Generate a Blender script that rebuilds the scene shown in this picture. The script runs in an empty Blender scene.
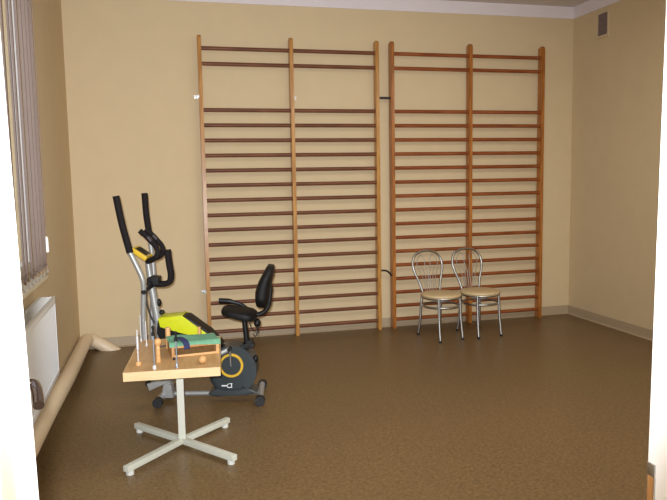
import bpy, bmesh, math, random
from mathutils import Vector, Matrix
random.seed(7)
C = bpy.context.scene.collection
PI = math.pi

# ------------------------------------------------------------------ materials
def srgb(r, g, b):
    f = lambda c: (c/255/12.92) if c/255 <= .04045 else ((c/255+.055)/1.055)**2.4
    return (f(r), f(g), f(b), 1)

def mat(name, rgb, rough=.5, metal=0, var=.06, scale=30, spec=.5, bump=0, stretch=(1, 1, 1), rgb2=None):
    """noise-varied procedural surface"""
    m = bpy.data.materials.new(name); m.use_nodes = True
    n = m.node_tree.nodes; l = m.node_tree.links
    b = n['Principled BSDF']
    tc = n.new('ShaderNodeTexCoord'); mp = n.new('ShaderNodeMapping'); mp.inputs['Scale'].default_value = stretch
    nz = n.new('ShaderNodeTexNoise'); nz.inputs['Scale'].default_value = scale; nz.inputs['Detail'].default_value = 4
    l.new(tc.outputs['Object'], mp.inputs['Vector']); l.new(mp.outputs['Vector'], nz.inputs['Vector'])
    cr = n.new('ShaderNodeValToRGB')
    c = srgb(*rgb)
    if rgb2: lo, hi = srgb(*rgb2), c
    else:
        lo = tuple(x*(1-var) for x in c[:3])+(1,); hi = tuple(min(1, x*(1+var)) for x in c[:3])+(1,)
    cr.color_ramp.elements[0].color = lo; cr.color_ramp.elements[1].color = hi
    cr.color_ramp.elements[0].position = .35; cr.color_ramp.elements[1].position = .65
    l.new(nz.outputs['Fac'], cr.inputs['Fac']); l.new(cr.outputs['Color'], b.inputs['Base Color'])
    b.inputs['Roughness'].default_value = rough; b.inputs['Metallic'].default_value = metal
    b.inputs['Specular IOR Level'].default_value = spec
    if bump:
        bp = n.new('ShaderNodeBump'); bp.inputs['Strength'].default_value = bump; bp.inputs['Distance'].default_value = .004
        l.new(nz.outputs['Fac'], bp.inputs['Height']); l.new(bp.outputs['Normal'], b.inputs['Normal'])
    return m

M = {}
M['wall']    = mat('cream_paint', (210, 189, 152), .75, var=.015, scale=6, spec=.25, bump=.05)
M['ceil']    = mat('ceiling_paint', (208, 200, 194), .8, var=.015, scale=5, spec=.2)
M['band']    = mat('white_cornice_paint', (228, 220, 222), .7, var=.01, scale=5, spec=.2)
M['base']    = mat('coved_skirting_lino', (164, 145, 118), .55, var=.08, scale=90)
M['white']   = mat('white_gloss_paint', (244, 242, 236), .35, var=.01, scale=8)
M['rosy']    = mat('rosy_primed_wood', (206, 150, 128), .45, var=.02, scale=12)
M['post_l']  = mat('golden_lacquered_pine', (196, 144, 72), .32, scale=7, stretch=(9, 9, .7), rgb2=(164, 110, 48), spec=.6)
M['post_r']  = mat('orange_lacquered_pine', (182, 116, 48), .32, scale=7, stretch=(9, 9, .7), rgb2=(142, 82, 28), spec=.6)
M['rung_l']  = mat('dark_beech_rung', (120, 74, 47), .5, scale=8, stretch=(.6, 9, 9), rgb2=(95, 55, 33), spec=.35)
M['rung_r']  = mat('red_beech_rung', (150, 84, 42), .5, scale=8, stretch=(.6, 9, 9), rgb2=(120, 60, 26), spec=.35)
M['steel']   = mat('zinc_steel', (200, 200, 200), .3, 1, var=.05)
M['iron']    = mat('dark_iron', (52, 44, 46), .45, .5, var=.1)
M['chrome']  = mat('satin_chrome', (176, 177, 176), .38, 1, var=.04)
M['wire']    = mat('dull_steel_wire', (170, 168, 164), .55, .7, var=.04)
M['polish']  = mat('polished_chrome', (150, 138, 136), .14, 1, var=.02)
M['seat']    = mat('beige_vinyl', (200, 176, 134), .5, var=.04, scale=40)
M['rubber']  = mat('black_rubber', (26, 24, 25), .6, var=.15, scale=60)
M['foam']    = mat('black_foam_grip', (24, 18, 19), .8, var=.2, scale=120, bump=.2, spec=.25)
M['vinyl']   = mat('black_vinyl', (14, 13, 13), .6, var=.15, scale=60, spec=.3)
M['silver']  = mat('silver_powder_coat', (158, 158, 156), .4, .35, var=.04)
M['lime']    = mat('lime_plastic', (200, 206, 26), .35, var=.03)
M['dark']    = mat('anthracite_plastic', (47, 54, 57), .33, var=.06)
M['black']   = mat('black_plastic', (16, 16, 16), .45, var=.1, spec=.35)
M['yellow']  = mat('amber_plastic', (206, 164, 40), .4, var=.03)
M['yconsole']= mat('yellow_console_plastic', (214, 176, 36), .4, var=.03)
M['logo']    = mat('white_print', (224, 226, 228), .5, var=.01)
M['ttop']    = mat('beech_laminate', (188, 150, 102), .4, scale=6, stretch=(8, 1, 1), rgb2=(175, 135, 86))
M['tedge']   = mat('pale_beech_edge_band', (212, 182, 138), .45, scale=8, stretch=(1, 1, 8), rgb2=(204, 172, 126))
M['tleg']    = mat('ivory_powder_coat', (192, 192, 178), .4, var=.02)
M['pad']     = mat('pale_plastic_pad', (196, 196, 190), .5, var=.02)
M['wood']    = mat('raw_beech', (204, 158, 104), .5, scale=8, stretch=(1, 1, 5), rgb2=(186, 138, 84))
M['woodb']   = mat('brown_stained_beech', (190, 140, 84), .5, scale=8, stretch=(5, 1, 1), rgb2=(166, 116, 64))
M['green']   = mat('mint_green_cloth', (98, 148, 118), .85, var=.08, scale=60, bump=.3)
M['navy']    = mat('navy_webbing', (34, 38, 78), .8, var=.1, scale=90, bump=.3)
M['bluerod'] = mat('grey_blue_metal', (150, 158, 170), .35, .6, var=.04)
M['whiterod']= mat('white_plastic_rod', (194, 190, 190), .45, var=.02)
M['rad']     = mat('white_radiator_enamel', (232, 234, 238), .35, var=.01)
M['radg']    = mat('grey_radiator_grille', (206, 203, 197), .45, var=.03)
M['pipe']    = mat('beige_gloss_pipe_paint', (224, 203, 172), .4, var=.02, scale=14)
M['slat']    = mat('taupe_blind_fabric', (142, 120, 106), .85, var=.05, scale=70)
M['sill']    = mat('pale_stone_sill', (214, 202, 178), .4, var=.04, scale=25)
M['ventg']   = mat('grey_vent_plastic', (128, 112, 108), .6, var=.05)
M['ventf']   = mat('cream_vent_frame', (208, 188, 154), .6, var=.02)

def floor_mat():
    m = bpy.data.materials.new('speckled_brown_linoleum'); m.use_nodes = True
    n = m.node_tree.nodes; l = m.node_tree.links; b = n['Principled BSDF']
    tc = n.new('ShaderNodeTexCoord')
    v = n.new('ShaderNodeTexVoronoi'); v.inputs['Scale'].default_value = 130
    nz = n.new('ShaderNodeTexNoise'); nz.inputs['Scale'].default_value = 55; nz.inputs['Detail'].default_value = 5
    big = n.new('ShaderNodeTexNoise'); big.inputs['Scale'].default_value = 1.3
    for x in (v, nz, big): l.new(tc.outputs['Object'], x.inputs['Vector'])
    r1 = n.new('ShaderNodeValToRGB'); r1.color_ramp.elements[0].color = srgb(95, 73, 44); r1.color_ramp.elements[1].color = srgb(120, 96, 63)
    r1.color_ramp.elements[0].position = .3; r1.color_ramp.elements[1].position = .7
    l.new(nz.outputs['Fac'], r1.inputs['Fac'])
    sep = n.new('ShaderNodeSeparateColor'); l.new(v.outputs['Color'], sep.inputs['Color'])
    r2 = n.new('ShaderNodeValToRGB'); r2.color_ramp.interpolation = 'CONSTANT'
    r2.color_ramp.elements[0].color = (.72, .7, .68, 1); r2.color_ramp.elements[1].color = (1, 1, 1, 1); r2.color_ramp.elements[1].position = .2
    e = r2.color_ramp.elements.new(.86); e.color = (1.22, 1.2, 1.18, 1)
    l.new(sep.outputs['Red'], r2.inputs['Fac'])
    mx = n.new('ShaderNodeMix'); mx.data_type = 'RGBA'; mx.blend_type = 'MULTIPLY'; mx.inputs['Factor'].default_value = .8
    l.new(r1.outputs['Color'], mx.inputs['A']); l.new(r2.outputs['Color'], mx.inputs['B'])
    r3 = n.new('ShaderNodeValToRGB'); r3.color_ramp.elements[0].color = (.92, .92, .92, 1); r3.color_ramp.elements[1].color = (1.06, 1.06, 1.06, 1)
    l.new(big.outputs['Fac'], r3.inputs['Fac'])
    m2 = n.new('ShaderNodeMix'); m2.data_type = 'RGBA'; m2.blend_type = 'MULTIPLY'; m2.inputs['Factor'].default_value = 1
    l.new(mx.outputs['Result'], m2.inputs['A']); l.new(r3.outputs['Color'], m2.inputs['B'])
    l.new(m2.outputs['Result'], b.inputs['Base Color'])
    b.inputs['Roughness'].default_value = .38; b.inputs['Specular IOR Level'].default_value = .45
    return m
M['floor'] = floor_mat()

def glass_mat():
    m = bpy.data.materials.new('window_glass'); m.use_nodes = True
    b = m.node_tree.nodes['Principled BSDF']
    b.inputs['Transmission Weight'].default_value = 1; b.inputs['Roughness'].default_value = .02; b.inputs['IOR'].default_value = 1.1
    return m
M['glass'] = glass_mat()

# ------------------------------------------------------------------ mesh helpers
def box(bm, x0, x1, y0, y1, z0, z1, rot=None, bevel=0):
    vs = [Vector((x, y, z)) for x in (x0, x1) for y in (y0, y1) for z in (z0, z1)]
    if rot is not None: vs = [rot @ v for v in vs]
    V = [bm.verts.new(v) for v in vs]
    F = []
    for f in ((0, 1, 3, 2), (4, 6, 7, 5), (0, 4, 5, 1), (2, 3, 7, 6), (0, 2, 6, 4), (1, 5, 7, 3)):
        F.append(bm.faces.new([V[i] for i in f]))
    if bevel:
        es = list({e for f in F for e in f.edges})
        bmesh.ops.bevel(bm, geom=es, offset=bevel, segments=2, affect='EDGES', profile=.7)

def catmull(pts, n=6):
    P = [Vector(p) for p in pts]
    if len(P) < 3: return P
    out = []
    for i in range(len(P)-1):
        a = P[max(i-1, 0)]; b = P[i]; c = P[i+1]; d = P[min(i+2, len(P)-1)]
        for k in range(n):
            t = k/n
            out.append(.5*((2*b)+(c-a)*t+(2*a-5*b+4*c-d)*t*t+(3*b-a-3*c+d)*t**3))
    out.append(P[-1]); return out

def tube(bm, pts, r, seg=10, smooth=0, closed=False, sx=1.0, up=None):
    """sweep a (possibly oval) circle along a path; r is a number or one radius per point"""
    P = catmull(pts, smooth) if smooth else [Vector(p) for p in pts]
    n = len(P)
    if isinstance(r, (int, float)): R = [r]*n
    else:
        R = [r[min(int(i*(len(r)-1)/(n-1)), len(r)-2)]*(1-((i*(len(r)-1)/(n-1)) % 1 if i < n-1 else 1)) +
             r[min(int(i*(len(r)-1)/(n-1))+1, len(r)-1)]*((i*(len(r)-1)/(n-1)) % 1 if i < n-1 else 1) for i in range(n)]
    rings = []; prev = Vector(up) if up else None
    for i in range(n):
        if closed: t = P[(i+1) % n]-P[i-1]
        else: t = P[min(i+1, n-1)]-P[max(i-1, 0)]
        t.normalize()
        if prev is None:
            a = Vector((0, 0, 1)) if abs(t.z) < .9 else Vector((0, 1, 0))
        else: a = prev
        s = t.cross(a)
        if s.length < 1e-6: s = t.cross(Vector((1, 0, 0)))
        s.normalize(); a = s.cross(t).normalized(); prev = a
        rings.append([bm.verts.new(P[i]+s*(R[i]*sx*math.cos(2*PI*k/seg))+a*(R[i]*math.sin(2*PI*k/seg))) for k in range(seg)])
    m = n if closed else n-1
    for i in range(m):
        A = rings[i]; B = rings[(i+1) % n]
        for k in range(seg):
            bm.faces.new((A[k], A[(k+1) % seg], B[(k+1) % seg], B[k]))
    if not closed:
        bm.faces.new(rings[0]); bm.faces.new(rings[-1][::-1])

def lathe(bm, prof, seg=28, mat4=None):
    """prof = [(radius, z), ...] about the z axis"""
    rings = []
    for (r, z) in prof:
        if r < 1e-5: rings.append([bm.verts.new((0, 0, z))])
        else: rings.append([bm.verts.new((r*math.cos(2*PI*k/seg), r*math.sin(2*PI*k/seg), z)) for k in range(seg)])
    for A, B in zip(rings, rings[1:]):
        if len(A) == 1 and len(B) == 1: continue
        for k in range(seg):
            if len(A) == 1: bm.faces.new((A[0], B[(k+1) % seg], B[k]))
            elif len(B) == 1: bm.faces.new((A[k], A[(k+1) % seg], B[0]))
            else: bm.faces.new((A[k], A[(k+1) % seg], B[(k+1) % seg], B[k]))
    for A, s in ((rings[0], 1), (rings[-1], -1)):
        if len(A) > 1: bm.faces.new(A[::s])
    if mat4 is not None:
        vs = [v for R in rings for v in R]
        bmesh.ops.transform(bm, matrix=mat4, verts=vs)

def ball(bm, c, r, sc=(1, 1, 1)):
    n = 10
    prof = [(r*math.sin(PI*i/n), -r*math.cos(PI*i/n)) for i in range(n+1)]
    lathe(bm, prof, 18, Matrix.Translation(c) @ Matrix.Diagonal((*sc, 1)))

def prism(bm, poly, y0, y1, bevel=0, seg=3):
    """polygon in local x,z pushed along y"""
    A = [bm.verts.new((x, y0, z)) for x, z in poly]; B = [bm.verts.new((x, y1, z)) for x, z in poly]
    n = len(poly)
    fa = bm.faces.new(A); fb = bm.faces.new(B[::-1])
    for i in range(n): bm.faces.new((A[i], B[i], B[(i+1) % n], A[(i+1) % n]))
    if bevel:
        es = list(set(fa.edges) | set(fb.edges))
        bmesh.ops.bevel(bm, geom=es, offset=bevel, segments=seg, affect='EDGES', profile=.6)

def obj(name, fill, m, parent=None, loc=None, rot=None, smooth=35, label=None):
    bm = bmesh.new()
    fill(bm) if callable(fill) else None
    bmesh.ops.recalc_face_normals(bm, faces=bm.faces)
    me = bpy.data.meshes.new(name); bm.to_mesh(me); bm.free()
    me.materials.append(m)
    if smooth:
        me.polygons.foreach_set('use_smooth', [True]*len(me.polygons))
        me.set_sharp_from_angle(angle=math.radians(smooth))
    o = bpy.data.objects.new(name, me); C.objects.link(o)
    if parent is not None: o.parent = parent
    if loc is not None: o.location = loc
    if rot is not None: o.rotation_euler = rot
    if label: o['label'] = label
    return o

def tag(o, label, cat, group=None):
    o['label'] = label; o['category'] = cat
    if group: o['group'] = group
    return o

def thing(name, label, cat, loc=(0, 0, 0), rotz=0, group=None):
    o = bpy.data.objects.new(name, None); o.empty_display_size = .1; C.objects.link(o)
    o.location = loc; o.rotation_euler = (0, 0, rotz)
    return tag(o, label, cat, group)

def struct(name, fill, m, parent=None, **k):
    o = obj(name, fill, m, parent, **k)
    if parent is None: o['kind'] = 'structure'
    return o

def dup(root, loc, rotz, label):
    r = root.copy(); C.objects.link(r); r.location = loc; r.rotation_euler = (0, 0, rotz); r['label'] = label
    for ch in list(root.children):
        c = ch.copy(); C.objects.link(c); c.parent = r
        for g in list(ch.children):
            d = g.copy(); C.objects.link(d); d.parent = c
    return r

# ------------------------------------------------------------------ the room
W, H = 5.12, 3.30
YF, YH = -5.70, -5.86            # room side and corridor side of the door wall
DX0, DX1 = .603, 1.487           # clear door opening
DH = 2.06
WY0, WY1, WZ0, WZ1 = -5.15, -2.02, 1.00, 2.78   # window opening in the left wall

struct('floor', lambda b: box(b, -.3, W+.3, -8.6, .3, -.2, 0), M['floor'])
struct('ceiling', lambda b: box(b, -.3, W+.3, -8.6, .3, H, H+.2), M['ceil'])
struct('wall_back', lambda b: box(b, -.3, W+.3, 0, .25, 0, H), M['wall'])
struct('wall_right', lambda b: box(b, W, W+.25, -8.6, 0, 0, H), M['wall'])
def wl(b):
    box(b, -.28, 0, -8.6, WY0, 0, H); box(b, -.28, 0, WY1, 0, 0, H)
    box(b, -.28, 0, WY0, WY1, 0, WZ0); box(b, -.28, 0, WY0, WY1, WZ1, H)
struct('wall_left', wl, M['wall'])
FX0, FX1 = DX0-.12, DX1+.12
def wf(b):
    box(b, 0, FX0+.03, YH, YF, 0, H); box(b, FX1-.03, W, YH, YF, 0, H); box(b, FX0+.03, FX1-.03, YH, YF, DH+.09, H)
struct('wall_front', wf, M['wall'])
struct('wall_corridor', lambda b: box(b, -.3, W+.3, -8.6, -8.4, 0, H), M['wall'])

# white painted cornice band at the top of the walls
struct('trim_1', lambda b: box(b, 0, W, -.012, 0, 3.178, H), M['band'])
struct('trim_2', lambda b: box(b, W-.012, W, YF, -.012, 3.178, H), M['band'])
# coved lino skirting
def cove(b, axis):
    prof = [(0, .092), (.006, .092), (.009, .086), (.010, .03), (.016, .012), (.03, .002), (.03, 0), (0, 0)]
    if axis == 'back': f = lambda s, p: (s*W, -p[0], p[1])
    elif axis == 'right': f = lambda s, p: (W-p[0], YF*(1-s), p[1])
    else: f = lambda s, p: (p[0], YF*(1-s), p[1])
    A = [b.verts.new(f(0, p)) for p in prof]; B = [b.verts.new(f(1, p)) for p in prof]
    b.faces.new(A); b.faces.new(B[::-1])
    for i in range(len(prof)): b.faces.new((A[i], B[i], B[(i+1) % len(prof)], A[(i+1) % len(prof)]))
struct('baseboard_back', lambda b: cove(b, 'back'), M['base'])
struct('baseboard_right', lambda b: cove(b, 'right'), M['base'])
struct('baseboard_left', lambda b: cove(b, 'left'), M['base'])

# window behind the blinds
def wframe(b):
    x0, x1 = -.07, -.02
    for (a, c) in ((WY0, WY0+.06), (-3.62, -3.55), (WY1-.06, WY1)): box(b, x0, x1, a, c, WZ0, WZ1)
    for (a, c) in ((WZ0, WZ0+.06), (WZ1-.06, WZ1)): box(b, x0, x1, WY0, WY1, a, c)
win = struct('window_1', wframe, M['white'])
obj('pane', lambda b: box(b, -.048, -.042, WY0, WY1, WZ0, WZ1), M['glass'], win)
obj('sill', lambda b: box(b, -.02, .105, WY0, -2.26, WZ0-.028, WZ0-.012, bevel=.006), M['sill'], win)

# door frame seen from the corridor, its leaf swung into the room on the left
def casing(b):
    box(b, DX0-.05, DX0, YF-.07, YF, 0, DH); box(b, DX1, DX1+.05, YF-.07, YF, 0, DH)
    box(b, DX0-.05, DX1+.05, YF-.07, YF, DH, DH+.05)
    box(b, DX0-.12, DX0-.004, YH-.02, YH, 0, DH+.07, bevel=.004); box(b, DX1+.004, DX1+.12, YH-.02, YH, 0, DH+.07, bevel=.004)
    box(b, DX0-.12, DX1+.12, YH-.02, YH, DH, DH+.12, bevel=.004)
frame = struct('trim_3', casing, M['white'])
def splay(o):      # the old frame is not quite plumb: its two jambs lean apart
    for v in o.data.vertices:
        v.co.x += (-.016 if v.co.x < 1 else .009)*(v.co.z-1.45)+(-.0045 if v.co.x < 1 else .010)
obj('door_stop', lambda b: (box(b, DX0-.05, DX0-.004, YH, YF-.07, 0, DH), box(b, DX1+.004, DX1+.05, YH, YF-.07, 0, DH),
                            box(b, DX0-.05, DX1+.05, YH, YF-.07, DH, DH+.05)), M['rosy'], frame, label='rosy inner strip of the door frame')
def strike(b):
    box(b, DX1-.003, DX1+.001, YF-.018, YF-.001, 1.060, 1.080, bevel=.001)
    box(b, DX1-.003, DX1+.001, YF-.018, YF-.001, .84, .86, bevel=.001)
    box(b, DX1-.003, DX1+.001, YF-.0185, YF-.017, .86, 1.060); box(b, DX1-.003, DX1+.001, YF-.002, YF-.0005, .86, 1.060)
obj('strike_plate', strike, M['steel'], frame)
obj('latch_recess', lambda b: box(b, DX1-.001, DX1+.0015, YF-.017, YF-.002, .86, 1.060), M['woodb'], frame, label='bare brown wood of the latch hole')
for o_ in [frame]+list(frame.children): splay(o_)
DL = .83; DA = math.radians(90+13.9)
leaf = struct('door_1', lambda b: box(b, 0, DL, 0, .04, .008, DH-.01, bevel=.003), M['white'], loc=(DX0-.012, YF+.012, 0), rot=(0, 0, DA))
def lever(b):
    tube(b, [(DL-.075, -.002, 1.10), (DL-.075, -.012, 1.10)], .026, 20)
    tube(b, [(DL-.075, -.010, 1.10), (DL-.075, -.050, 1.10), (DL-.082, -.062, 1.098), (DL-.12, -.064, 1.090), (DL-.165, -.062, 1.074)], .012, 14, smooth=4)
obj('door_handle', lever, M['polish'], leaf, loc=(0, 0, -.022), label='polished chrome lever handle')

# ------------------------------------------------------------------ wall bars
P, Z0 = .14, .0885
YR = -.078
def wallbars(name, label, xs, pm, rm):
    x0 = xs[0]
    t = thing(name, label, 'wall bars', (x0, 0, 0), 0)
    hw = .017
    for k, x in enumerate(xs):
        prof = [(-.03, 0), (-.118, 0), (-.118, 2.825), (-.114, 2.845), (-.103, 2.860), (-.086, 2.866), (-.06, 2.862), (-.03, 2.848)]
        def fill(b, x=x):
            A = [b.verts.new((x-x0-hw, y, z)) for y, z in prof]; B = [b.verts.new((x-x0+hw, y, z)) for y, z in prof]
            fa = b.faces.new(A); fb = b.faces.new(B[::-1]); n = len(prof)
            for i in range(n): b.faces.new((A[i], B[i], B[(i+1) % n], A[(i+1) % n]))
            bmesh.ops.bevel(b, geom=list(set(fa.edges) | set(fb.edges)), offset=.004, segments=2, affect='EDGES')
        obj('post', fill, pm, t)
    for k in range(len(xs)-1):
        a, c = xs[k]-x0+hw-.006, xs[k+1]-x0-hw+.006
        for i in list(range(0, 16))+[18, 19]:
            z = Z0+P*i
            obj('rung', lambda b: tube(b, [(a, YR, z), (c, YR, z)], (.0185), 12, sx=.75), rm, t)
    return t
XL = (1.178, 2.032, 2.884); XR = (3.040, 3.880, 4.700)
barsL = wallbars('wall_bars', 'darker-runged double gymnastic ladder on back wall, behind the exercise bike', XL, M['post_l'], M['rung_l'])
barsR = wallbars('wall_bars', 'redder double gymnastic ladder on back wall, behind the two chairs', XR, M['post_r'], M['rung_r'])
def bracket(parent, x, z, side=-1, m='steel', z2=None):
    """small angle iron: one flange on the post's side, one screwed to the wall, and a bolt"""
    def f(b):
        s = side
        xa = x+s*.017
        box(b, min(xa, xa+s*.003), max(xa, xa+s*.003), -.075, -.001, z-.014, z+.014)
        box(b, min(xa, xa+s*.042), max(xa, xa+s*.042), -.005, -.001, z-.014, z+.014)
        lathe(b, [(0, 0), (.011, 0), (.011, .004), (.007, .009), (0, .010)], 12, Matrix.Translation((xa+s*.028, -.005, z)) @ Matrix.Rotation(PI/2, 4, 'X'))
    return obj('wall_bracket', f, M[m], parent)
xl0, xr0 = XL[0], XR[0]
bracket(barsL, 0, 2.315, -1); bracket(barsL, XL[1]-xl0, 2.315, 1); bracket(barsL, 0, .475, -1)
bracket(barsR, XR[1]-xr0, 2.30, 1); bracket(barsR, XR[2]-xr0, 2.31, 1, 'iron'); bracket(barsR, XR[2]-xr0, .535, 1, 'iron')
bracket(barsR, XR[2]-xr0, 1.42, 1, 'iron')
bracket(barsR, XR[0]-xr0, .30, 1, 'iron')
d0 = XL[2]-xl0
obj('joining_strip', lambda b: box(b, d0+.016, d0+.156, -.085, -.079, 2.305, 2.330, bevel=.001), M['iron'], barsL, label='dark iron strip between the two ladders')
obj('joining_strip', lambda b: tube(b, [(d0+.016, -.085, .60), (d0+.06, -.085, .60), (d0+.10, -.084, .585), (d0+.139, -.083, .54)], .010, 10, smooth=5), M['iron'], barsL, label='bent dark iron hook between the two ladders')

# ------------------------------------------------------------------ chairs
SZ = .435; SR = .193
def make_chair(label):
    t = thing('metal_chair', label, 'chair', group='chairs against the wall bars')
    lathe_seat = [(0, SZ-.034), (SR-.02, SZ-.034), (SR-.006, SZ-.030), (SR, SZ-.018), (SR-.004, SZ-.006), (SR-.02, SZ), (SR-.06, SZ+.005), (0, SZ+.008)]
    obj('seat', lambda b: lathe(b, lathe_seat, 40), M['seat'], t)
    obj('seat_rim', lambda b: tube(b, [((SR-.012)*math.cos(a), (SR-.012)*math.sin(a), SZ-.036) for a in [2*PI*k/36 for k in range(36)]], .009, 8, closed=True), M['chrome'], t)
    rz = .315; rr = .172
    obj('ring_stretcher', lambda b: tube(b, [(rr*math.cos(a), rr*math.sin(a), rz) for a in [2*PI*k/36 for k in range(36)]], .009, 8, closed=True), M['chrome'], t)
    # front is -y, back is +y
    for s in (-1, 1):
        obj('leg', lambda b: tube(b, [(s*.118, -.138, SZ-.03), (s*.122, -.150, .2), (s*.127, -.175, .012)], .0115, 12, smooth=4), M['chrome'], t)
        obj('leg', lambda b: tube(b, [(s*.100, .168, SZ+.0), (s*.112, .172, .32), (s*.118, .185, .15), (s*.128, .205, .012)], .0115, 12, smooth=4), M['chrome'], t)
        for (x, y) in ((s*.127, -.175), (s*.128, .205)):
            obj('foot_cap', lambda b: tube(b, [(x, y, 0), (x, y, .02)], .0135, 12), M['rubber'], t)
    yb = lambda z: .168+.26*(z-SZ)
    def bp(x, z): return (x, yb(z), z)
    hoop = [(-.100, 0), (-.122, .085), (-.152, .165), (-.168, .235), (-.158, .30), (-.12, .349), (-.06, .374), (0, .38)]
    hoop = [bp(x, SZ+h) for x, h in hoop]+[bp(-x, SZ+h) for x, h in hoop[-2::-1]]
    obj('back_hoop', lambda b: tube(b, hoop, .0115, 12, smooth=5), M['chrome'], t)
    for s in (-1, 1):
        w = [bp(s*.062, SZ+.004), bp(s*.064, SZ+.09), bp(s*.088, SZ+.16), bp(s*.118, SZ+.235), bp(s*.106, SZ+.305), bp(s*.068, SZ+.340), bp(s*.034, SZ+.305),
             bp(s*.030, SZ+.24), bp(s*.012, SZ+.17), bp(s*.012, SZ+.09), bp(s*.014, SZ+.004)]
        obj('back_wire', lambda b: tube(b, w, .003, 7, smooth=5), M['wire'], t)
        w2 = [bp(s*.038, SZ+.004), bp(s*.038, SZ+.10), bp(s*.050, SZ+.17), bp(s*.080, SZ+.235)]
        obj('back_wire', lambda b: tube(b, w2, .003, 7, smooth=5), M['wire'], t)
    return t
YAW = math.radians(13)
chair = make_chair('left of two metal chairs with round beige seats, its hooped back against bare rungs')
chair.location = (3.328, -.625, 0); chair.rotation_euler = (0, 0, math.radians(11))
dup(chair, (3.746, -.60, 0), math.radians(7), 'right of two metal chairs, its hooped back against a thick ladder post')

# ------------------------------------------------------------------ exercise bike / cross trainer
bike = thing('exercise_bike', 'silver and black elliptical exercise bike with lime green cover and black seat', 'exercise bike', (.728, -1.770, 0), math.radians(-14.06))
def B(name, fill, m, parent=bike, label=None, smooth=35): return obj(name, fill, M[m], parent, label=label, smooth=smooth)
# frame
def beam(b):
    tube(b, [(-.005, .03, .040), (.69, .03, .040)], .017, 12)
B('main_beam', beam, 'silver')
for x, y0, y1, nm in ((.004, -.155, .22, 0), (.700, -.155, .235, 1)):
    st = B('stabiliser_bar', lambda b: tube(b, [(x, y0+.02, .044), (x-.02*nm, y1-.02, .044)], .021, 14), 'silver')
    for y, s in ((y0, 1), (y1, -1)):
        B('end_cap', lambda b: tube(b, [(x-(.02*nm if s < 0 else 0), y-s*.012, .035), (x-(.02*nm if s < 0 else 0), y+s*.035, .035)], .034, 18), 'rubber', st)
def post(b):
    tube(b, [(-.066, 0, 1.04), (-.040, 0, .80), (.004, 0, .457), (.047, .0, .045)], [.018, .025, .031, .031], 14, smooth=4)
B('upright_post', post, 'silver')
B('post_foot', lambda b: prism(b, [(.0, .03), (.085, .03), (.075, .12), (.02, .14)], -.045, .045, .008), 'silver')
B('cable', lambda b: tube(b, [(-.07, -.02, .80), (-.075, -.03, .72), (-.052, -.03, .62), (-.025, -.03, .56)], .0065, 8, smooth=5), 'rubber')
kn = B('tension_knob', lambda b: (tube(b, [(-.02, 0, .706), (.008, 0, .706)], .012, 12), ball(b, (.006, 0, .700), .022, (.7, 1, 1.25))), 'black')
B('adjusting_knob', lambda b: (tube(b, [(-.01, 0, .640), (.02, 0, .632)], .010, 12), ball(b, (.020, 0, .632), .020, (1.1, 1, .9))), 'black')
B('handlebar_clamp', lambda b: prism(b, [(-.065, .825), (.018, .825), (.022, .885), (-.03, .892), (-.065, .875)], -.04, .04, .012), 'black')
B('clamp_knob', lambda b: tube(b, [(-.040, -.075, .842), (-.038, -.03, .842)], .016, 16), 'black')
# swinging arms, the nearer one at -y
for s, top, gr, lo in ((-1, (-.178, 1.446), (-.105, 1.075), [(-.105, 1.075), (-.060, .975), (-.032, .90), (-.029, .843), (-.040, .70), (-.046, .53), (-.035, .36), (-.012, .20)]),
                       (1, (-.129, 1.454), (-.106, 1.140), [(-.106, 1.140), (-.100, 1.06), (-.092, .954), (-.088, .86), (-.092, .79), (-.108, .6), (-.112, .42), (-.09, .25)])):
    y = s*.25
    arm = B('swing_arm', lambda b: tube(b, [(x, y if z > .9 else y*(.8+.2*max(0, (z-.2)/.7)), z) for x, z in lo], .0175, 12, smooth=4), 'silver')
    B('foam_grip', lambda b: tube(b, [(top[0], y, top[1]), (.5*(top[0]+gr[0])-.006, y, .5*(top[1]+gr[1])), (gr[0], y, gr[1])], .0225, 14, smooth=4), 'foam', arm)
    B('pivot_axle', lambda b: tube(b, [(lo[3][0], y+s*.020, .818), (-.035, s*.02, .818)], .013, 12), 'black', arm)
    B('pivot_cap', lambda b: tube(b, [(lo[3][0]+.010, y+s*.016, .818), (lo[3][0]+.010, y+s*.034, .818)], .014, 14), 'black', arm)
# pedal bars with foot plates, cranks
for s, ex, ez in ((-1, .500, .392), (1, .502, .150)):
    y = s*.20
    z0 = .180 if s < 0 else .235
    pb = B('pedal_bar', lambda b: tube(b, [(-.028, y, z0), (.20, y, z0+(ez-z0)*.42), (ex, y*.62, ez)], .016, 10, smooth=3), 'silver')
    B('foot_plate', lambda b: prism(b, [(-.02, z0-.028), (.09, z0+.022), (.30, z0+(.11 if s < 0 else .02)), (.30, z0+(.14 if s < 0 else .05)), (.06, z0+.045), (-.035, z0+.02)], y-.065, y+.065, .008), 'silver' , pb)
    B('end_bushing', lambda b: tube(b, [(-.03, y-.045, z0+.015), (-.03, y+.045, z0+.015)], .020, 14), 'black', pb)
    B('crank', lambda b: tube(b, [(.503, s*.102, .268), (ex, s*.105, ez)], .008, 10), 'chrome')
    B('crank_bolt', lambda b: tube(b, [(ex, s*.095, ez), (ex, s*.145, ez)], .014, 14), 'black')
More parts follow.
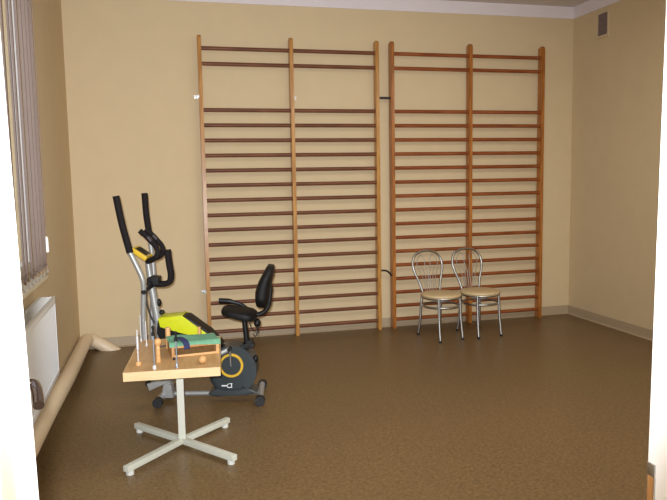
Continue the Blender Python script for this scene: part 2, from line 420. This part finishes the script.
# flywheel housing
def circ(cx, cz, r, n=40, a0=0, a1=2*PI): return [(cx+r*math.cos(a0+(a1-a0)*k/n), cz+r*math.sin(a0+(a1-a0)*k/n)) for k in range(n)]
hx, hz, hr = .503, .230, .172
def housing(b):
    arc = [(hx+hr*math.cos(a), hz+hr*math.sin(a)) for a in [math.radians(-58+k*6) for k in range(41)]]   # from lower right over the top to the left
    prism(b, arc+[(.350, .150), (.385, .088), (.44, .070), (.56, .070)], -.082, .082, .045, 6)
hs = B('flywheel_housing', housing, 'dark')
def ring(b, r0, r1, y0, y1, c=(.503, .268)):
    n = 40; rows = []
    for (r, y) in ((r0, y1), (r0, y0), (r1, y0), (r1, y1)):
        rows.append([b.verts.new((c[0]+r*math.cos(2*PI*k/n), y, c[1]+r*math.sin(2*PI*k/n))) for k in range(n)])
    for i in range(4):
        A = rows[i]; D = rows[(i+1) % 4]
        for k in range(n): b.faces.new((A[k], A[(k+1) % n], D[(k+1) % n], D[k]))
B('base_flange', lambda b: prism(b, [(.336, .066), (.36, .050), (.40, .044), (.46, .052), (.60, .054), (.675, .066), (.640, .088), (.60, .104), (.40, .104), (.365, .088)], -.078, .078, .010, 3), 'dark', hs)
for s in (-1, 1):
    B('yellow_ring', lambda b: ring(b, .067, .083, s*.080, s*.091), 'yellow', hs)
    B('crank_disc', lambda b: tube(b, [(.503, s*.078, .268), (.503, s*.088, .268)], .0665, 36), 'dark', hs)
def logo(b):
    y0, y1 = -.0835, -.0815
    box(b, .432, .462, y0, y1, .121, .129)
    prism(b, [(.462, .121), (.470, .121), (.474, .127), (.474, .123), (.470, .129), (.462, .129)], y0, y1)
    n = 10; pts = []
    for r in (.0165, .0115):
        seq = [math.radians(100+k*25) for k in range(n)]
        pts += [(.484+r*math.cos(a), .124+r*math.sin(a)) for a in (seq if r > .012 else seq[::-1])]
    prism(b, pts, y0, y1)
    box(b, .486, .506, y0, y1, .136, .141); box(b, .498, .503, y0, y1, .108, .136); 
B('logo', logo, 'logo', hs, label='small white mark printed on the housing')
# upper shroud
def shroud(b):
    prism(b, [(.005, .585), (.03, .605), (.18, .617), (.215, .612), (.355, .500), (.44, .41), (.40, .33), (.30, .33), (.16, .40), (.02, .44), (-.005, .50)], -.075, .075, .02, 3)
sh = B('upper_shroud', shroud, 'black')
for s in (-1, 1):
    B('lime_cover', lambda b: prism(b, [(.014, .603), (.182, .618), (.26, .556), (.345, .492), (.285, .468), (.15, .508), (.026, .545)], s*.074 if s > 0 else -.092, .092 if s > 0 else -.074, .008, 3), 'lime', sh, label='lime green side cover')
B('lime_top', lambda b: prism(b, [(.016, .594), (.178, .611), (.178, .622), (.016, .607)], -.08, .08, .004, 2), 'lime', sh, label='lime green top strip')
# fixed grips and console
for s in (-1, 1):
    pts = [(-.085, 1.206), (-.045, 1.170), (-.006, 1.126), (.022, 1.09), (.030, 1.055), (.012, 1.02), (-.055, .990)]
    fx = B('fixed_grip', lambda b: tube(b, [(x, s*.072 if i < 6 else s*.03, z) for i, (x, z) in enumerate(pts)], .0185, 12, smooth=5), 'foam')
    B('pulse_sensor', lambda b: tube(b, [(-.035, s*.072, 1.161), (-.012, s*.072, 1.133)], .0195, 12), 'iron', fx)
rot = Matrix.Translation((-.095, 0, 1.047)) @ Matrix.Rotation(math.radians(35), 4, 'Y')
con = B('console', lambda b: box(b, -.062, .058, -.085, .085, -.016, .014, rot, .008), 'yconsole')
B('display', lambda b: box(b, -.046, .040, -.06, .06, .013, .0165, rot, .001), 'black', con)
# rear-facing handlebar
B('hand_bar', lambda b: [tube(b, [(.080, s*.02, 1.066), (.086, s*.02, .98), (.096, s*.02, .90), (.088, s*.02, .85), (.058, s*.02, .832), (.01, s*.02, .830), (-.03, s*.01, .835)], .019, 12, smooth=5) for s in (-1, 1)], 'foam')
# seat
B('seat_post', lambda b: tube(b, [(.590, 0, .60), (.597, 0, .50), (.607, 0, .38)], .019, 14, smooth=3), 'black')
def clamp(b):
    box(b, .565, .655, -.04, .04, .372, .405, bevel=.008); tube(b, [(.63, -.07, .415), (.63, .03, .415)], .022, 14); tube(b, [(.58, -.06, .395), (.58, .0, .395)], .016, 12)
B('seat_clamp', clamp, 'black')
B('clamp_knob', lambda b: (tube(b, [(.640, -.04, .30), (.675, -.04, .30)], .012, 12), ball(b, (.668, -.04, .30), .024, (.7, 1, 1.2))), 'black')
def cushion(b):
    n = 20; m = Matrix.Rotation(math.radians(12), 4, 'Y')
    rows = []
    prof = [(.80, -.032), (.96, -.024), (1.0, -.006), (.97, .012), (.86, .022), (.5, .028)]
    for (s, z) in prof:
        row = []
        for k in range(36):
            a = 2*PI*k/36; ca, sa = math.cos(a), math.sin(a)
            x = .124*math.copysign(abs(ca)**.6, ca); y = .155*math.copysign(abs(sa)**.6, sa)
            y *= (.86+.14*(x/.124))
            row.append(b.verts.new(Vector((.560, 0, .622))+(m @ Vector((x*s, y*s, z)))))
        rows.append(row)
    for A, D in zip(rows, rows[1:]):
        for k in range(36): b.faces.new((A[k], A[(k+1) % 36], D[(k+1) % 36], D[k]))
    b.faces.new(rows[0]); b.faces.new(rows[-1])
B('seat', cushion, 'vinyl')
B('seat_lever', lambda b: tube(b, [(.400, .12, .684), (.468, .12, .680), (.50, .12, .672), (.556, .12, .654), (.62, .12, .604), (.66, .03, .575)], [.019, .019, .016, .013, .013, .013], 12, smooth=4), 'black')
def backrest(b):
    # side outline of the pad, swept across its width
    cl = [(.716, .665), (.722, .70), (.728, .76), (.745, .83), (.768, .89), (.788, .945)]
    th = [.034, .044, .048, .042, .034, .022]
    P_ = catmull([(x, 0, z) for x, z in cl], 4); n = len(P_)
    rows = []
    for i, p in enumerate(P_):
        f = i/(n-1); hw = .150*min(1, (.55+1.6*f) if f < .28 else 1, 1.0)*(1 if f < .7 else 1-.5*((f-.7)/.3)**2)
        j = f*(len(th)-1); k0 = min(int(j), len(th)-2); tt = th[k0]+(th[k0+1]-th[k0])*(j-k0)
        row = []
        for k in range(24):
            a = 2*PI*k/24; ca, sa = math.cos(a), math.sin(a)
            row.append(b.verts.new((p.x+tt*math.copysign(abs(ca)**.7, ca), hw*math.copysign(abs(sa)**.5, sa), p.z+.25*tt*-ca)))
        rows.append(row)
    for A, D in zip(rows, rows[1:]):
        for k in range(24): b.faces.new((A[k], A[(k+1) % 24], D[(k+1) % 24], D[k]))
    b.faces.new(rows[0]); b.faces.new(rows[-1])
B('backrest', backrest, 'vinyl', smooth=60)
B('backrest_bar', lambda b: tube(b, [(.780, 0, .80), (.772, 0, .72), (.757, 0, .655), (.725, 0, .618), (.68, 0, .602), (.63, 0, .598)], .017, 12, smooth=5), 'black')
B('rear_knob', lambda b: (tube(b, [(.655, 0, .585), (.680, 0, .548)], .016, 12), ball(b, (.681, 0, .545), .027, (.9, 1.2, 1.2))), 'black')
B('strap', lambda b: [tube(b, p, .0035, 6, smooth=5) for p in ([(.63, -.05, .575), (.645, -.05, .52), (.675, -.05, .50), (.69, -.05, .53)], [(.66, -.02, .56), (.685, -.02, .50), (.67, -.02, .455), (.65, -.02, .47)])], 'black')

# ------------------------------------------------------------------ therapy table
TZ = .56
tab = thing('pedestal_table', 'small beech-topped table on a white four-armed pedestal in the foreground', 'table', (.823, -2.668, 0), math.radians(-5))
tw, td = .244, .362
obj('tabletop', lambda b: box(b, -tw, tw, -td, td, TZ-.046, TZ-.0005), M['ttop'], tab)
def edge(b):
    for a in ((-tw-.003, tw+.003, -td-.003, -td), (-tw-.003, tw+.003, td, td+.003), (-tw-.003, -tw, -td, td), (tw, tw+.003, -td, td)):
        box(b, *a, TZ-.047, TZ)
obj('edge_band', edge, M['tedge'], tab, label='pale edge band of the table top')
obj('pedestal', lambda b: box(b, -.020, .020, -.02, .02,   .04, TZ-.050, bevel=.003), M['tleg'], tab, loc=(.012, .01, 0))
obj('mounting_plate', lambda b: box(b, -.08, .10, -.09, .11, TZ-.053, TZ-.046), M['tleg'], tab)
for (x, y) in ((-.262, -.345), (.305, -.315), (-.285, .318), (.275, .295)):
    L_ = math.hypot(x-.01, y-.01); a = math.atan2(y-.01, x-.01)
    rm = Matrix.Translation((.012, .01, 0)) @ Matrix.Rotation(a, 4, 'Z')
    lg = obj('foot_bar', lambda b: box(b, .0, L_, -.017, .017, .022, .054, rm, .003), M['tleg'], tab)
    pf = rm @ Vector((L_-.03, 0, 0))
    obj('foot_pad', lambda b: tube(b, [(pf.x, pf.y, 0), (pf.x, pf.y, .023)], .021, 16), M['pad'], lg)

# things on the table
t = thing('wooden_box_frame', 'open wooden frame under the green cloth on the table', 'therapy frame', (.795, -2.790, TZ), math.radians(6))
bw, bd, bh = .262, .20, .078
obj('end_board', lambda b: box(b, bw-.016, bw, 0, bd, 0, bh, bevel=.002), M['wood'], t)
obj('end_board', lambda b: box(b, 0, .016, 0, bd, 0, bh*.82, bevel=.002), M['woodb'], t)
for y in (0, bd-.012):
    obj('bottom_rail', lambda b: box(b, .016, bw-.016, y, y+.012, 0.001, .014, bevel=.002), M['wood'], t)
    obj('top_rail', lambda b: box(b, .016, bw-.016, y, y+.012, bh-.026, bh-.012, bevel=.002), M['woodb'], t)
obj('base_board', lambda b: box(b, .016, bw-.016, .012, bd-.012, 0.001, .006), M['woodb'], t)
obj('peg', lambda b: tube(b, [(.185, bd-.007, bh-.02), (.185, bd-.007, bh+.042)], .009, 14), M['wood'], t)
# mint cloth slung over the frame
def cloth(b):
    nx, ny = 22, 10; g = []
    for i in range(nx+1):
        row = []
        for j in range(ny+1):
            u, v = i/nx, j/ny
            x = -.012+.292*u+.012*(1-v)*math.sin(u*5)
            y = -.022+(.188+.010*math.sin(u*6))*v
            z = bh+.004+.010*math.sin(u*PI*1.4+.4)*(.4+.6*v)+.004*math.sin(9*v+3*u)-.004
            if v < .12: z -= .016*(1-v/.12)
            if x > bw+.010: z -= .008
            z = max(z, bh+.0035) if (y > -.006 and x < bw+.012) else z
            row.append((x, y, z))
        g.append(row)
    for dz in (0, .003):
        V = [[b.verts.new((p[0], p[1], p[2]+dz)) for p in r] for r in g]
        for i in range(nx):
            for j in range(ny):
                q = (V[i][j], V[i+1][j], V[i+1][j+1], V[i][j+1]); b.faces.new(q if dz else q[::-1])
        if dz == 0: V0 = V
    V1 = V
    rim = [(i, 0) for i in range(nx)]+[(nx, j) for j in range(ny)]+[(i, ny) for i in range(nx, 0, -1)]+[(0, j) for j in range(ny, 0, -1)]
    for k in range(len(rim)):
        a, c = rim[k], rim[(k+1) % len(rim)]
        b.faces.new((V0[a[0]][a[1]], V0[c[0]][c[1]], V1[c[0]][c[1]], V1[a[0]][a[1]]))
tag(obj('green_cloth', cloth, M['green'], loc=(.795, -2.790, TZ+.0005), rot=(0, 0, math.radians(6)), smooth=60), 'mint green cloth laid over the wooden frame on the table', 'cloth')

def strap(b):
    path = catmull([(.824, -2.74, TZ+.101), (.838, -2.765, TZ+.105), (.860, -2.80, TZ+.100), (.874, -2.825, TZ+.085), (.878, -2.838, TZ+.058)], 5)
    d = Vector((.018, .012, 0)); A = []
    for k, p in enumerate(path):
        A.append([b.verts.new(p-d*.9), b.verts.new(p+d*.9), b.verts.new(p+d*.9+Vector((0, 0, .004))), b.verts.new(p-d*.9+Vector((0, 0, .004)))])
    for R0, R1 in zip(A, A[1:]):
        for k in range(4): b.faces.new((R0[k], R0[(k+1) % 4], R1[(k+1) % 4], R1[k]))
    b.faces.new(A[0]); b.faces.new(A[-1])
tag(obj('navy_strap', strap, M['navy']), 'short navy blue strap lying over the left end of the green cloth', 'strap')

def lean(o, dx, dy): o.rotation_euler = (dy, dx, 0)
def rod(name, label, x, y, h, r, m, cap=None, base=None, baser=.014, cat='rod'):
    t = thing(name, label, cat, (x, y, TZ), 0, 'upright rods on the table')
    obj('shaft', lambda b: tube(b, [(0, 0, .004), (0, 0, h)], r, 10), M[m], t)
    if base: obj('base', lambda b: lathe(b, [(0, 0), (baser, 0), (baser, .012), (baser*.7, .02), (0, .021)], 18), M[base], t)
    if cap:
        obj('clamp', lambda b: (tube(b, [(0, 0, h-.048), (0, 0, h-.030)], .0085, 14), tube(b, [(0, 0, h-.030), (0, 0, h-.008)], .0055, 12), ball(b, (0, 0, h-.003), .008)), M['black'], t)
    return t
a = rod('white_rod', 'white rod with a thick sleeve in a round wooden base on the table front', .619, -2.876, .192, .0035, 'whiterod', base='wood', baser=.016)
obj('sleeve', lambda b: tube(b, [(0, 0, .085), (0, 0, .155)], .0065, 12), M['whiterod'], a)
rod('white_rod', 'thin plain white rod at the back left corner of the table', .620, -2.322, .165, .0032, 'whiterod', base='whiterod', baser=.006)
rod('white_rod', 'thin plain white rod standing right of the back corner rod', .654, -2.451, .150, .0032, 'whiterod', base='whiterod', baser=.006)
rod('clamp_rod', 'metal rod with black clamp top and white foot, left of the wooden peg', .703, -2.984, .225, .0036, 'bluerod', cap=1, base='whiterod', baser=.010)
rod('clamp_rod', 'metal rod with black top standing in front of the green cloth', .817, -2.991, .190, .0036, 'bluerod', cap=1, base='bluerod', baser=.008)
def peg(b):
    lathe(b, [(0, 0), (.0135, 0), (.0145, .004), (.0125, .02), (.0118, .06), (.0125, .08), (.010, .088), (.0125, .093), (.0185, .103), (.0195, .112), (.0165, .123), (.009, .130), (0, .132)], 24)
tag(obj('ball_topped_peg', peg, M['wood'], loc=(.723, -2.847, TZ)), 'wooden skittle-like peg with a ball top on the table', 'peg')
dw = thing('dowel_stand', 'thick upright wooden dowel with a dark cross pin on the table', 'dowel', (.780, -2.545, TZ))
obj('dowel', lambda b: lathe(b, [(0, 0), (.0145, 0), (.0145, .118), (.013, .124), (0, .125)], 24), M['wood'], dw)
obj('cross_pin', lambda b: tube(b, [(-.052, -.004, .012), (-.012, 0, .016)], .0045, 8), M['iron'], dw)
tag(obj('wooden_ball', lambda b: ball(b, (0, 0, .0225), .0225), M['wood'], loc=(.952, -2.952, TZ)), 'small round wooden ball at the front edge of the table', 'ball')
tag(obj('black_bead', lambda b: ball(b, (0, 0, .008), .008), M['black'], loc=(.806, -2.835, TZ)), 'tiny black bead at the foot of the wooden frame', 'bead')

# ------------------------------------------------------------------ left wall: radiator, pipe, blinds
rad = thing('radiator', 'white panel radiator on the left wall under the window', 'radiator', (.004, -2.19, .012))
RL = 1.6
def panel(b):
    n = 32; xs = []
    for k in range(n*4+1):
        y = -RL*k/(n*4); ph = k % 4
        xs.append((.118 if ph in (0, 3) else .111, y))
    zz = (.375, .80)
    F = [[b.verts.new((x, y, z)) for z in zz] for x, y in xs]
    for A, D in zip(F, F[1:]): b.faces.new((A[0], A[1], D[1], D[0]))
    box(b, .095, .110, -RL, 0, .35, .825); box(b, .108, .120, -RL, 0, .795, .825, bevel=.003); box(b, .108, .120, -RL, 0, .35, .38, bevel=.003)
obj('front_panel', panel, M['rad'], rad)
obj('back_panel', lambda b: box(b, .03, .045, -RL, 0, .35, .825), M['rad'], rad)
obj('side_panel', lambda b: box(b, .03, .118, -.001, .004, .36, .835, bevel=.001), M['rad'], rad)
def grille(b):
    box(b, .028, .044, -RL, 0, .826, .838); box(b, .106, .120, -RL, 0, .826, .838)
    for k in range(64): box(b, .044, .106, -RL*(k+.3)/64, -RL*(k+.0)/64-.002, .827, .836)
obj('top_grille', grille, M['radg'], rad, label='grey grille along the radiator top')
obj('wall_hook', lambda b: (box(b, -.003, .030, -.25, -.21, .5, .75), box(b, -.003, .030, -1.4, -1.36, .5, .75)), M['steel'], rad)

pp = [(.075, -5.4, .275), (.075, -4.2, .24), (.073, -2.6, .20), (.070, -1.4, .140), (.068, -.55, .125), (.070, -.25, .124), (.082, -.155, .118), (.115, -.118, .100), (.175, -.105, .062), (.25, -.105, .012), (.33, -.105, -.045)]
tag(obj('heating_pipe', lambda b: tube(b, pp, .056, 20, smooth=6), M['pipe'], smooth=60), 'thick beige heating pipe running along the foot of the left wall', 'pipe')

bl = thing('vertical_blind', 'taupe vertical blind hanging at the window on the left wall', 'blind', (.075, -2.09, 0))
obj('head_rail', lambda b: box(b, -.025, .025, -3.2, .02, 2.80, 2.85, bevel=.004), M['white'], bl)
nsl = 27
for k in range(nsl):
    y = -.055-.117*k
    an = math.radians((14.5 if k >= 5 else 17)+random.uniform(-.7, .7))
    rm = Matrix.Translation((random.uniform(-.004, .004), y, 0)) @ Matrix.Rotation(an, 4, 'Z')
    def slat(b):
        n = 4; hw = .0635
        A = [[b.verts.new(rm @ Vector((.007*(1-(2*i/n-1)**2)+dx, -hw+2*hw*i/n, z))) for z in (1.03, 2.80)] for dx in (0, .0012) for i in range(n+1)]
        f, g = A[:n+1], A[n+1:]
        for i in range(n):
            b.faces.new((f[i][0], f[i][1], f[i+1][1], f[i+1][0])); b.faces.new((g[i][0], g[i+1][0], g[i+1][1], g[i][1]))
            b.faces.new((f[i][0], f[i+1][0], g[i+1][0], g[i][0])); b.faces.new((f[i][1], g[i][1], g[i+1][1], f[i+1][1]))
        b.faces.new((f[0][0], g[0][0], g[0][1], f[0][1])); b.faces.new((f[n][0], f[n][1], g[n][1], g[n][0]))
    s = obj('slat', slat, M['slat'], bl)
    if k < 14: obj('bottom_weight', lambda b: box(b, -.003, .006, -.050, .050, 1.022, 1.040, rm, .001), M['slat'], s)
def chain(b):
    pts = []
    for k in range(nsl):
        y = -.055-.117*k
        pts += [(.012, y, 1.012)] + ([(.016, y-.058, .992)] if k < nsl-1 else [])
    tube(b, pts, .0025, 6, smooth=3)
obj('bottom_chain', chain, M['whiterod'], bl)
cd = obj('pull_cord', lambda b: tube(b, [(.0, .035, 2.82), (.0, .038, 2.0), (.0, .036, 1.20)], .0024, 6, smooth=4), M['slat'], bl)
obj('cord_weight', lambda b: lathe(b, [(0, 1.105), (.011, 1.108), (.012, 1.12), (.010, 1.19), (.006, 1.205), (0, 1.206)], 14, Matrix.Translation((0, .036, 0))), M['white'], cd)

# ------------------------------------------------------------------ vent on the right wall
ve = thing('air_vent', 'grey ventilation grille high on the right wall near the corner', 'vent', (W, -.508, 3.015))
def vf(b):
    for a in ((-.095, -.075, -.13, .13), (.075, .095, -.13, .13), (-.075, .075, -.13, -.105), (-.075, .075, .105, .13)): box(b, -.012, -.0005, *a)
obj('vent_frame', vf, M['ventf'], ve)
def vg(b):
    box(b, -.004, -.0005, -.075, .075, -.105, .105)
    for k in range(10):
        z = -.095+.021*k
        box(b, -.006, .006, -.075, .075, -.001, .001, Matrix.Translation((-.007, 0, z)) @ Matrix.Rotation(math.radians(40), 4, 'Y'))
obj('vent_louvres', vg, M['ventg'], ve)

# ------------------------------------------------------------------ light: camera flash, added overhead fills, daylight
w = bpy.data.worlds.new('sky'); bpy.context.scene.world = w; w.use_nodes = True
bg = w.node_tree.nodes['Background']; bg.inputs['Color'].default_value = (.88, .92, 1, 1); bg.inputs['Strength'].default_value = 2.0

CAM = Vector((.7645, -6.5779, 1.5305))
R = Vector((.96856115, -.24816362, -.01743902)); U = Vector((.04258676, .09633102, .99443788)); F = Vector((.24510339, .96391657, -.10387097))
def lamp(name, kind, loc, energy, color, aim=None, **k):
    d = bpy.data.lights.new(name, kind); d.energy = energy; d.color = color
    for a, v in k.items(): setattr(d, a, v)
    o = bpy.data.objects.new(name, d); C.objects.link(o); o.location = loc
    if aim is not None: o.rotation_euler = Vector(aim).to_track_quat('-Z', 'Y').to_euler()
    return o
lamp('camera_flash', 'SPOT', CAM+U*.045-R*.03, 890, (.93, .98, 1.04), aim=(F+U*.085-R*.13), spot_size=math.radians(88), spot_blend=1.0, shadow_soft_size=.018)
lamp('ceiling_fill', 'AREA', (3.1, -3.9, 3.27), 84, (1, .98, .91), aim=(0, 0, -1), shape='RECTANGLE', size=2.6, size_y=2.2)  # added soft fill for the room's ambient level, no actual fixture
lamp('corridor_fill', 'AREA', (1.6, -7.2, 3.25), 60, (1, .98, .95), aim=(0, 0, -1), shape='RECTANGLE', size=1.2, size_y=.4)  # added ambient fill behind the camera, stands for no known corridor fitting

# ------------------------------------------------------------------ camera
cd_ = bpy.data.cameras.new('camera'); co = bpy.data.objects.new('camera', cd_); C.objects.link(co)
co.matrix_world = Matrix(((R.x, U.x, -F.x, CAM.x), (R.y, U.y, -F.y, CAM.y), (R.z, U.z, -F.z, CAM.z), (0, 0, 0, 1)))
cd_.sensor_width = 36; cd_.sensor_fit = 'HORIZONTAL'; cd_.lens = 679.7/667*36; cd_.clip_start = .02
sc = bpy.context.scene; sc.camera = co
sc.view_settings.view_transform = 'Standard'; sc.view_settings.look = 'None'
sc.view_settings.gamma = 1; sc.view_settings.use_curve_mapping = False
sc.view_settings.exposure = 0.07
